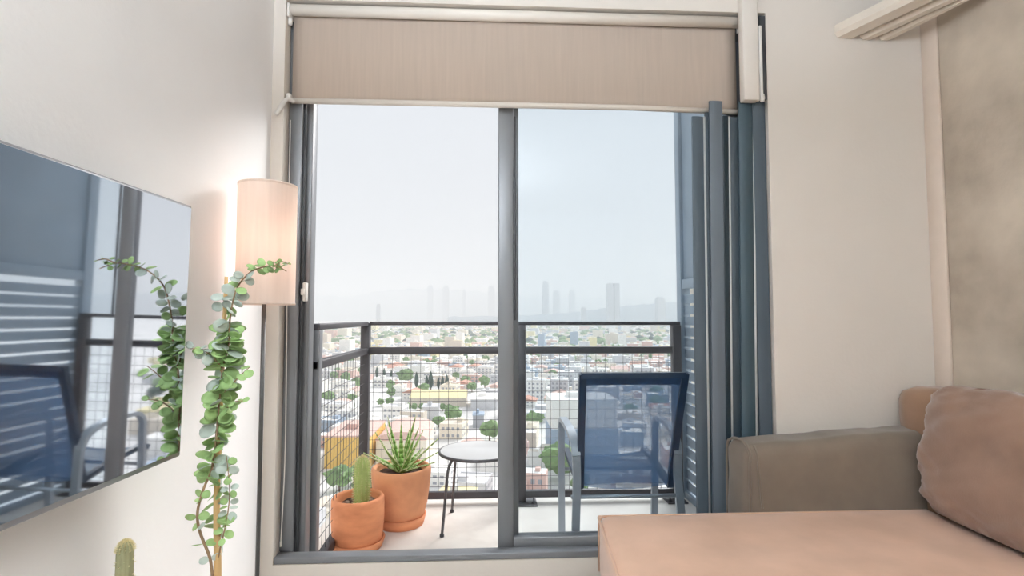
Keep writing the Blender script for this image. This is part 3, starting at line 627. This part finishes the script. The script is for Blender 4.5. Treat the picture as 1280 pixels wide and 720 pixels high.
def house_mesh(kind, wall, roof):
    m = MB()
    if kind == 'flat':
        m.box(-.5, .5, -.5, .5, 0, .92, 0); m.box(-.5, .5, -.5, -.46, .92, 1, 0); m.box(-.5, .5, .46, .5, .92, 1, 0); m.box(-.5, -.46, -.46, .46, .92, 1, 0); m.box(.46, .5, -.46, .46, .92, 1, 0); m.box(-.46, .46, -.46, .46, .9, .93, 1)
        m.box(.1, .35, .05, .3, .92, 1.18, 0)
    elif kind == 'gable':
        m.box(-.5, .5, -.5, .5, 0, .7, 0)
        m.add([(-.54, -.54, .68), (.54, -.54, .68), (.54, .54, .68), (-.54, .54, .68), (-.54, 0, 1), (.54, 0, 1)], [(0, 1, 5, 4), (3, 4, 5, 2), (0, 4, 3), (1, 2, 5), (0, 3, 2, 1)], 1)
    elif kind == 'ell':
        m.box(-.5, .5, -.1, .5, 0, 1, 0); m.box(-.5, -.05, -.5, -.1, 0, .7, 0); m.box(-.47, .47, -.07, .47, 1, 1.01, 1); m.box(-.47, -.08, -.47, -.1, .7, .71, 1); m.box(.15, .3, .1, .3, 1.01, 1.14, 0)
    elif kind == 'block':
        m.box(-.5, .5, -.5, .5, 0, 1, 0); m.box(-.47, .47, -.47, .47, 1, 1.01, 1); m.box(-.2, .1, -.1, .25, 1.01, 1.1, 0)
    rows = 4 if kind == 'block' else 2
    top = .7 if kind == 'gable' else .9
    for r_ in range(rows):
        for c_ in range(4):
            x = -.4 + c_ * .22; z = top * (r_ + .3) / rows
            if kind == 'ell' and x < 0: y = -.5; z *= .7
            elif kind == 'ell': y = -.1
            else: y = -.5
            m.box(x, x + .12, y - .004, y + .01, z, z + top * .42 / rows, 2)
            if kind != 'ell': m.box(-.504, -.49, x, x + .12, z, z + top * .42 / rows, 2); m.box(.49, .504, x, x + .12, z, z + top * .42 / rows, 2)
    return m.mesh('house', ['city_' + wall, 'city_' + roof, 'city_dark'])
protos = [house_mesh(*a) for a in (('flat', 'white', 'grey'), ('flat', 'cream', 'tan'), ('flat', 'white', 'white'), ('gable', 'white', 'red'), ('gable', 'cream', 'pink'), ('ell', 'white', 'tan'), ('ell', 'tan', 'white'), ('ell', 'pink', 'white'), ('block', 'white', 'grey'), ('block', 'grey', 'white'), ('flat', 'blue', 'white'), ('flat', 'grey', 'white'))]
kinds = ['flat roofed', 'flat roofed', 'flat roofed', 'red roofed', 'pink roofed', 'stepped', 'stepped', 'stepped', 'boxy', 'boxy', 'flat roofed', 'flat roofed']
taken = []
def free(x, y, r): return all((x - a) ** 2 + (y - b) ** 2 > (r + c) ** 2 for a, b, c in taken)
def gpos(px, py):
    d_ = _fw + _rt * ((px - 640) / FPX) - _up * ((py - 360) / FPX); t = (GZ - EYE) / d_.z; return Vector((0, 0, EYE)) + d_ * t
def landmark(name, x0, x1, y0, y1, hgt, label, walls, roof, cat='building', rooftype='flat', win=0):
    o = empty(name, ((x0 + x1) / 2, y0, GZ), label, cat); w = (x1 - x0) / 2; D_ = y1 - y0
    m = MB(); m.box(-w, w, 0, D_, 0, hgt); m.build('walls', walls, o)
    m = MB()
    if rooftype == 'barrel':
        K = 14; vs = []
        for yy in (-.3, D_ + .3): vs += [(-w * 1.02 * math.cos(math.pi * k / K), yy, hgt + w * .34 * math.sin(math.pi * k / K)) for k in range(K + 1)]
        m.add(vs, [(k, k + 1, K + 2 + k, K + 1 + k) for k in range(K)] + [tuple(range(K + 1)), tuple(range(2 * K + 1, K, -1)), (0, K, 2 * K + 1, K + 1)])
    elif rooftype == 'gable':
        m.add([(-w - .4, -.4, hgt), (w + .4, -.4, hgt), (w + .4, D_ + .4, hgt), (-w - .4, D_ + .4, hgt), (-w - .4, D_ / 2, hgt + 3), (w + .4, D_ / 2, hgt + 3)], [(0, 1, 5, 4), (3, 4, 5, 2), (0, 4, 3), (1, 2, 5), (0, 3, 2, 1)])
    else:
        m.box(-w - .2, w + .2, -.2, D_ + .2, hgt, hgt + .5); m.box(-w * .4, w * .1, D_ * .4, D_ * .7, hgt + .5, hgt + 2.2)
    m.build('roof', roof, o)
    for r_ in range(win):
        for c_ in range(int(w * 2 / 3.2)):
            q = MB(); xx = -w + 1.2 + c_ * 3.2; zz = 1.2 + r_ * 3.1; q.box(xx, xx + 1.5, -.06, .02, zz, zz + 1.5); q.build('window', 'city_dark', o)
    taken.append(((x0 + x1) / 2, (y0 + y1) / 2, max(w, D_ / 2) * 1.05)); return o
yb = gpos(405, 586); landmark('warehouse', yb.x, yb.x + 15, yb.y, yb.y + 26, 10.2, 'yellow walled warehouse with pink roof seen through the left railing mesh', 'city_yellow', 'city_pink')
landmark('warehouse', yb.x + 16, yb.x + 33, yb.y + 4, yb.y + 30, 8.0, 'cream warehouse with curved pink roof beyond the agave', 'city_cream', 'city_pink', rooftype='barrel')
yb = gpos(512, 509); landmark('long_hall', yb.x, yb.x + 31, yb.y, yb.y + 24, 5.0, 'long low hall with pale yellow roof in the middle of the city', 'city_tan', 'city_paleyellow', rooftype='gable')
yb = gpos(578, 512); landmark('long_hall', yb.x + 4.5, yb.x + 19, yb.y, yb.y + 22, 5.2, 'white roofed hall right of the long pale yellow hall', 'city_grey', 'city_white')
yb = gpos(527, 524); landmark('office_block', yb.x, yb.x + 8, yb.y, yb.y + 10, 5.5, 'small grey office block below the long yellow hall', 'city_grey', 'city_grey')
yb = gpos(591, 535); landmark('office_block', yb.x, yb.x + 5, yb.y, yb.y + 8, 5.5, 'dark slate block near the sliding door stile', 'city_dark', 'city_blue')
yb = gpos(690, 577); ab = landmark('apartment_block', yb.x, yb.x + 23, yb.y, yb.y + 18, 20.5, 'white apartment block with blue lower floors seen left of the sling chair back', 'city_white', 'city_white')
m = MB(); m.box(-11.8, 11.8, -.5, 17, 0, 11); m.build('lower_floors', 'city_blue', ab)
yb = gpos(600, 590); landmark('workshop', yb.x, yb.x + 12, yb.y, yb.y + 14, 4, 'flat white workshop roof behind the side table', 'city_white', 'city_white')
# neighbouring high rise behind the louvred screen
nb = empty('high_rise', (30.6, 60, GZ), 'pale high rise with stepped balconies peeping out beside the louvred screen', 'building')
m = MB(); m.box(-5, 1, 0, 8, 0, 56); m.box(-5.3, -4, 1, 7, 0, 50); m.build('tower_body', 'city_cream', nb)
for k in range(4):
    m = MB(); m.box(-6.0 + .2 * k, -5, .5, 6, 38 + 4.6 * k, 38.4 + 4.6 * k); m.box(-6.0 + .2 * k, -5.9 + .2 * k, .5, 6, 38.4 + 4.6 * k, 39.5 + 4.6 * k); m.build('balcony', 'city_tan', nb)
m = MB(); m.box(-3.5, 0, 2, 7, 56, 58); m.build('roof_house', 'city_tan', nb)
taken.append((31, 67, 16))
# towers on the skyline
def tower(px0, px1, ytop, Yd, label, twin=False):
    a = at(px0, 396, Yd).x; b = at(px1, 396, Yd).x; zt_ = at((px0 + px1) / 2, ytop, Yd).z; w = b - a
    o = empty('skyscraper', (a, Yd, GZ), label, 'tower', 'towers on the hazy skyline'); hgt = zt_ - GZ
    taken.append((a + w / 2, Yd + w / 2, w * .7))
    parts = [(0, w * .42, 0, hgt), (w * .56, w, 0, hgt)] if twin else [(0, w, 0, hgt * .94)]
    for x0, x1, z0, z1 in parts:
        m = MB(); m.box(x0, x1, 0, w, z0, z1); m.build('shaft', 'city_dark', o)
    m = MB()
    if twin: m.box(w * .42, w * .56, w * .2, w * .8, 0, hgt * .9)
    else: m.box(w * .15, w * .85, w * .15, w * .85, hgt * .94, hgt)
    m.build('core' if twin else 'crown', 'city_dark', o)
tower(761, 775, 354, 2600, 'twin shafted tower standing tallest on the skyline', True)
tower(678.5, 686, 351, 3600, 'slim tower on the ridge left of the twin shafted tower')
tower(692, 700, 363, 4200, 'short stub tower between the slim tower and the twin shafted tower')
tower(712, 719, 362, 4300, 'narrow stub tower nearest left of the twin shafted tower')
tower(727, 733, 384, 2700, 'small low tower at the foot of the ridge')
tower(534, 541, 356, 4600, 'leftmost faint tower on the ridge in the left opening')
tower(553, 561, 357, 4600, 'second faint tower from the left on the ridge')
tower(578, 582, 361, 4600, 'thinnest faint tower on the ridge')
tower(610, 618, 357, 4600, 'faint tower on the ridge beside the door stile')
tower(822, 832, 371, 3000, 'broad faint tower towards the louvred screen')
tower(470, 475, 380, 2800, 'lone low tower at the left below the ridge')
# hills
hm = MB()
prof = [(-400, 372), (200, 372), (330, 371), (400, 369), (440, 370), (480, 363), (530, 361), (570, 363), (620, 366), (680, 372), (760, 374), (820, 376), (880, 374), (960, 370), (1200, 366), (1700, 370)]
pts = smooth_path([at(x, y, 7600) for x, y in prof], 8); vs = []
for i, p in enumerate(pts):
    k = 1 + .0; zz = p.z + 14 * math.sin(i * 1.7) + 8 * math.sin(i * 3.1)
    vs += [(p.x * .78, p.y * .78, GZ), (p.x * .9, p.y * .9, GZ + (zz - GZ) * .55 + 12 * math.sin(i * 2.3)), (p.x, p.y, zz), (p.x * 1.25, p.y * 1.25, GZ)]
hm.add(vs, [(i * 4 + j, (i + 1) * 4 + j, (i + 1) * 4 + j + 1, i * 4 + j + 1) for i in range(len(pts) - 1) for j in range(3)], 0, True)
struct('hills', hm, 'hill', 'low hazy hills on the horizon')
nearhill = MB()
pts = smooth_path([at(x, y, 3400) for x, y in [(560, 396), (660, 394), (720, 390), (765, 384), (810, 380), (860, 377), (940, 374), (1100, 380), (1300, 396)]], 8); vs = []
for i, p in enumerate(pts):
    vs += [(p.x * .86, p.y * .86, GZ), (p.x, p.y, p.z + 4 * math.sin(i * 2.1)), (p.x * 1.15, p.y * 1.15, GZ)]
nearhill.add(vs, [(i * 3 + j, (i + 1) * 3 + j, (i + 1) * 3 + j + 1, i * 3 + j + 1) for i in range(len(pts) - 1) for j in range(2)], 0, True)
struct('hills', nearhill, 'hill', 'nearer wooded rise at the right of the horizon')
# trees
def crown_mesh(nm, kind, seed):
    from mathutils import noise
    bm = bmesh.new()
    if kind == 'cypress':
        bmesh.ops.create_icosphere(bm, subdivisions=3, radius=1)
        for v in bm.verts:
            z = v.co.z; n_ = noise.noise(v.co * 3 + Vector((seed, 0, 0))); w = .16 * (1 - .55 * max(0, z)) * (1 + .5 * n_); v.co = Vector((v.co.x * w, v.co.y * w, .53 + .47 * z))
    else:
        bmesh.ops.create_icosphere(bm, subdivisions=3, radius=1)
        for v in bm.verts:
            n_ = noise.noise(v.co * 1.7 + Vector((seed, 3, 0))) * .5 + noise.noise(v.co * 4.5 + Vector((seed, 0, 5))) * .45; v.co *= .5 * (1 + n_); v.co.z = v.co.z * .72 + .62
    m = MB(); m.bm(bm, smooth=False); return m.mesh(nm, 'tree_dark' if kind == 'cypress' else 'tree_green')
crowns = [crown_mesh('crown', 'round', s) for s in (1, 4, 9, 15)]; cyp = [crown_mesh('crown', 'cypress', s) for s in (2, 6)]
tm = MB(); tm.lathe([(.05, 0), (.035, .4)], 0, 0, 7, caps=True); trunk_me = tm.mesh('trunk', 'trunk')
def tree(x, y, hgt, wid, crown, label, group, name='tree'):
    o = empty(name, (x, y, GZ), label, 'tree', group); o.scale = (wid, wid, hgt); o.rotation_euler.z = rnd.uniform(0, 6)
    for n_, me in (('crown', crown), ('trunk', trunk_me)):
        c = bpy.data.objects.new(n_, me); COL.objects.link(c); c.parent = o
    taken.append((x, y, wid * .4)); return o
for i, (px, py, hp) in enumerate([(471, 473, 15), (480, 474, 14), (489, 475, 13), (500, 477, 12), (510, 478, 18), (520.5, 486, 21), (533.5, 487, 18), (538.5, 487, 23), (548, 487, 15), (553, 488, 18), (558.5, 487, 19)]):
    g_ = gpos(px, py); hh_ = hp * g_.y / FPX; tree(g_.x, g_.y, hh_, hh_ * .75, cyp[i % 2], 'dark cypress in the row beyond the long yellow hall', 'row of cypresses in the city', 'cypress')
for i, (px, py, wp, lab) in enumerate([(384, 588, 20, 'round green tree left of the yellow warehouse'), (424, 614, 30, 'broad green tree in front of the yellow warehouse'), (449, 604, 22, 'smaller green tree beside the corner post of the railing'), (612, 551, 24, 'green tree beyond the side table top'), (700, 600, 44, 'bright green tree below the white apartment block'), (566, 528, 20, 'green tree right of the small grey office block'), (548, 534, 13, 'green tree in front of the small grey office block'), (476, 508, 9, 'small round tree left of the long yellow hall'), (487, 507, 10, 'round tree left of the long yellow hall'), (590, 490, 12, 'dark tree behind the white roofed hall'), (507, 480, 18, 'wide green tree among the cypresses')]):
    g_ = gpos(px, py); w = wp * g_.y / FPX; tree(g_.x, g_.y, w * 1.0, w, crowns[i % 4], lab, None)
for i in range(7):
    g_ = gpos(512 + i * 8.5 + rnd.uniform(-1, 1), 512 + rnd.uniform(-1, 1)); tree(g_.x, g_.y - 6, 4.2, 2.9, crowns[i % 4], 'small street tree in front of the long yellow hall', 'street trees by the long hall')
# houses: a jittered grid, the nearest as individuals, the rest as one mass
cells = []
y = 60.0
while y < 3300:
    step = 15 if y < 380 else 19 if y < 900 else 30 if y < 1800 else 48
    sl = .72 if y < 500 else .62
    nx = int(sl * 2 * y / step) + 1
    for i in range(nx):
        x = -sl * y + i * step + rnd.uniform(-.1, .1) * step; yy = y + rnd.uniform(-.1, .1) * step
        if rnd.random() < (.9 if y < 900 else .82) and abs((x + .22 * yy) % 90) > 9 : cells.append((yy, x, step))
    y += step
inview = [c for c in cells if -.37 < c[1] / c[0] < .42 and c[0] > 135]
inview.sort(); first = []; rest_mass = MB(); PALS = ['white', 'cream', 'grey', 'pink', 'tan', 'white', 'blue', 'cream', 'white', 'paleyellow']
nh = 0; chosen = set()
for c in inview:
    if nh >= 285: break
    yy, x, s = c
    if not free(x, yy, s * .5): chosen.add(c); continue
    chosen.add(c)
    if rnd.random() < .2 and yy < 900:
        w = rnd.uniform(4, 7.5); tree(x, yy, w * rnd.uniform(.9, 1.3), w, crowns[rnd.randrange(4)], 'leafy green tree among the pale city houses', 'trees among the city houses'); continue
    k = rnd.randrange(len(protos)); o = bpy.data.objects.new('house', protos[k]); COL.objects.link(o); nh += 1
    hgt = rnd.uniform(4, 7) if kinds[k] != 'boxy' else rnd.uniform(7, 13)
    o.location = (x, yy, GZ); o.scale = (s * rnd.uniform(.58, .78), s * rnd.uniform(.58, .78), hgt); o.rotation_euler.z = R(-12) + rnd.choice((0, math.pi / 2, math.pi, -math.pi / 2))
    tag(o, 'pale %s house among the rooftops of the city below' % kinds[k], 'house', '%s houses of the city' % kinds[k])
tm = MB()
for c in cells:
    if c in chosen: continue
    yy, x, s = c
    if not free(x, yy, s * .42): continue
    if rnd.random() < .3:
        for q in range(2):
            bm = bmesh.new(); bmesh.ops.create_icosphere(bm, subdivisions=1, radius=1); w = rnd.uniform(3, 6) * (1 if yy < 900 else 1.7)
            for v in bm.verts: v.co *= rnd.uniform(.75, 1.2)
            tm.bm(bm, 0 if rnd.random() < .75 else 1, False, Matrix.Translation((x + rnd.uniform(-.4, .4) * s, yy + rnd.uniform(-.4, .4) * s, GZ + w * .55)) @ Matrix.Diagonal((w, w, w * .75, 1)))
        if rnd.random() < .6: continue
    for q in range(1):
        w = s * rnd.uniform(.29, .39); dd = s * rnd.uniform(.29, .39); hgt = rnd.uniform(3.5, 8) if rnd.random() < .93 else rnd.uniform(12, 26)
        a = R(-12); ca, sa = math.cos(a), math.sin(a); vs = [(x + (u * ca - v * sa), yy + (u * sa + v * ca), z) for u in (-w, w) for v in (-dd, dd) for z in (GZ, GZ + hgt)]
        rest_mass.add(vs, [(0, 1, 3, 2), (4, 6, 7, 5), (0, 4, 5, 1), (2, 3, 7, 6)], rnd.randrange(len(PALS))); rest_mass.add([vs[1], vs[5], vs[7], vs[3]], [(0, 1, 2, 3)], rnd.randrange(len(PALS)))
        rest_mass.box(x - w * .3, x + w * .15, yy - dd * .2, yy + dd * .3, GZ + hgt, GZ + hgt + 1.8, rnd.randrange(len(PALS)))
tag(rest_mass.build('distant_rooftops', ['city_' + p for p in PALS]), 'mass of pale rooftops fading into the haze', 'city', kind='stuff')
tag(tm.build('distant_trees', ['tree_green', 'tree_dark']), 'scattered dull green trees across the far city', 'trees', kind='stuff')

# haze over the city
hz = bpy.data.materials.new('city_haze'); hz.use_nodes = True; nt = hz.node_tree; nt.nodes.clear()
ou = nt.nodes.new('ShaderNodeOutputMaterial'); vsn = nt.nodes.new('ShaderNodeVolumeScatter'); vsn.inputs['Color'].default_value = (.92, .96, 1, 1); vsn.inputs['Density'].default_value = .00044 * .76; vsn.inputs['Anisotropy'].default_value = 0
vab = nt.nodes.new('ShaderNodeVolumeAbsorption'); vab.inputs['Color'].default_value = (0, 0, 0, 1); vab.inputs['Density'].default_value = .00044 * .24
vad = nt.nodes.new('ShaderNodeAddShader'); nt.links.new(vsn.outputs[0], vad.inputs[0]); nt.links.new(vab.outputs[0], vad.inputs[1]); nt.links.new(vad.outputs[0], ou.inputs['Volume'])
M['haze'] = hz
m = MB(); m.box(-8900, 8900, 90, 13500, GZ - 1.5, 330); hzo = tag(m.build('haze', 'haze'), 'white haze hanging over the city', 'haze', kind='stuff')

# ------------------------------------------------------------------ light
w = bpy.data.worlds.new('sky'); scene.world = w; w.use_nodes = True; nt = w.node_tree; bg = nt.nodes['Background']
tc = nt.nodes.new('ShaderNodeTexCoord'); sx = nt.nodes.new('ShaderNodeSeparateXYZ'); rp = nt.nodes.new('ShaderNodeValToRGB')
nt.links.new(tc.outputs['Generated'], sx.inputs[0]); nt.links.new(sx.outputs['Z'], rp.inputs[0]); nt.links.new(rp.outputs[0], bg.inputs['Color'])
rp.color_ramp.elements[0].position = 0; rp.color_ramp.elements[0].color = (*lin((231, 234, 239)), 1); rp.color_ramp.elements[1].position = .5; rp.color_ramp.elements[1].color = (*lin((229, 234, 241)), 1)
bg.inputs['Strength'].default_value = 1.0
sun = bpy.data.lights.new('sun', 'SUN'); sun.energy = 5.2; sun.angle = R(35); sun.color = (1, .985, .965)
su = bpy.data.objects.new('sun', sun); COL.objects.link(su)
az, el = R(38), R(36)   # hazy sun: azimuth from +Y towards the right, elevation
dv = Vector((math.sin(az) * math.cos(el), math.cos(az) * math.cos(el), math.sin(el))); su.rotation_euler = dv.to_track_quat('Z', 'Y').to_euler(); su.location = dv * 20

vs_ = scene.view_settings; vs_.view_transform = 'Standard'; vs_.look = 'None'; vs_.exposure = 0; vs_.gamma = 1; vs_.use_curve_mapping = False
cy = scene.cycles; cy.max_bounces = 10; cy.diffuse_bounces = 5; cy.glossy_bounces = 4; cy.transparent_max_bounces = 24; cy.volume_bounces = 3; cy.use_denoising = True; cy.sample_clamp_indirect = 6
cy.caustics_reflective = False; cy.caustics_refractive = False
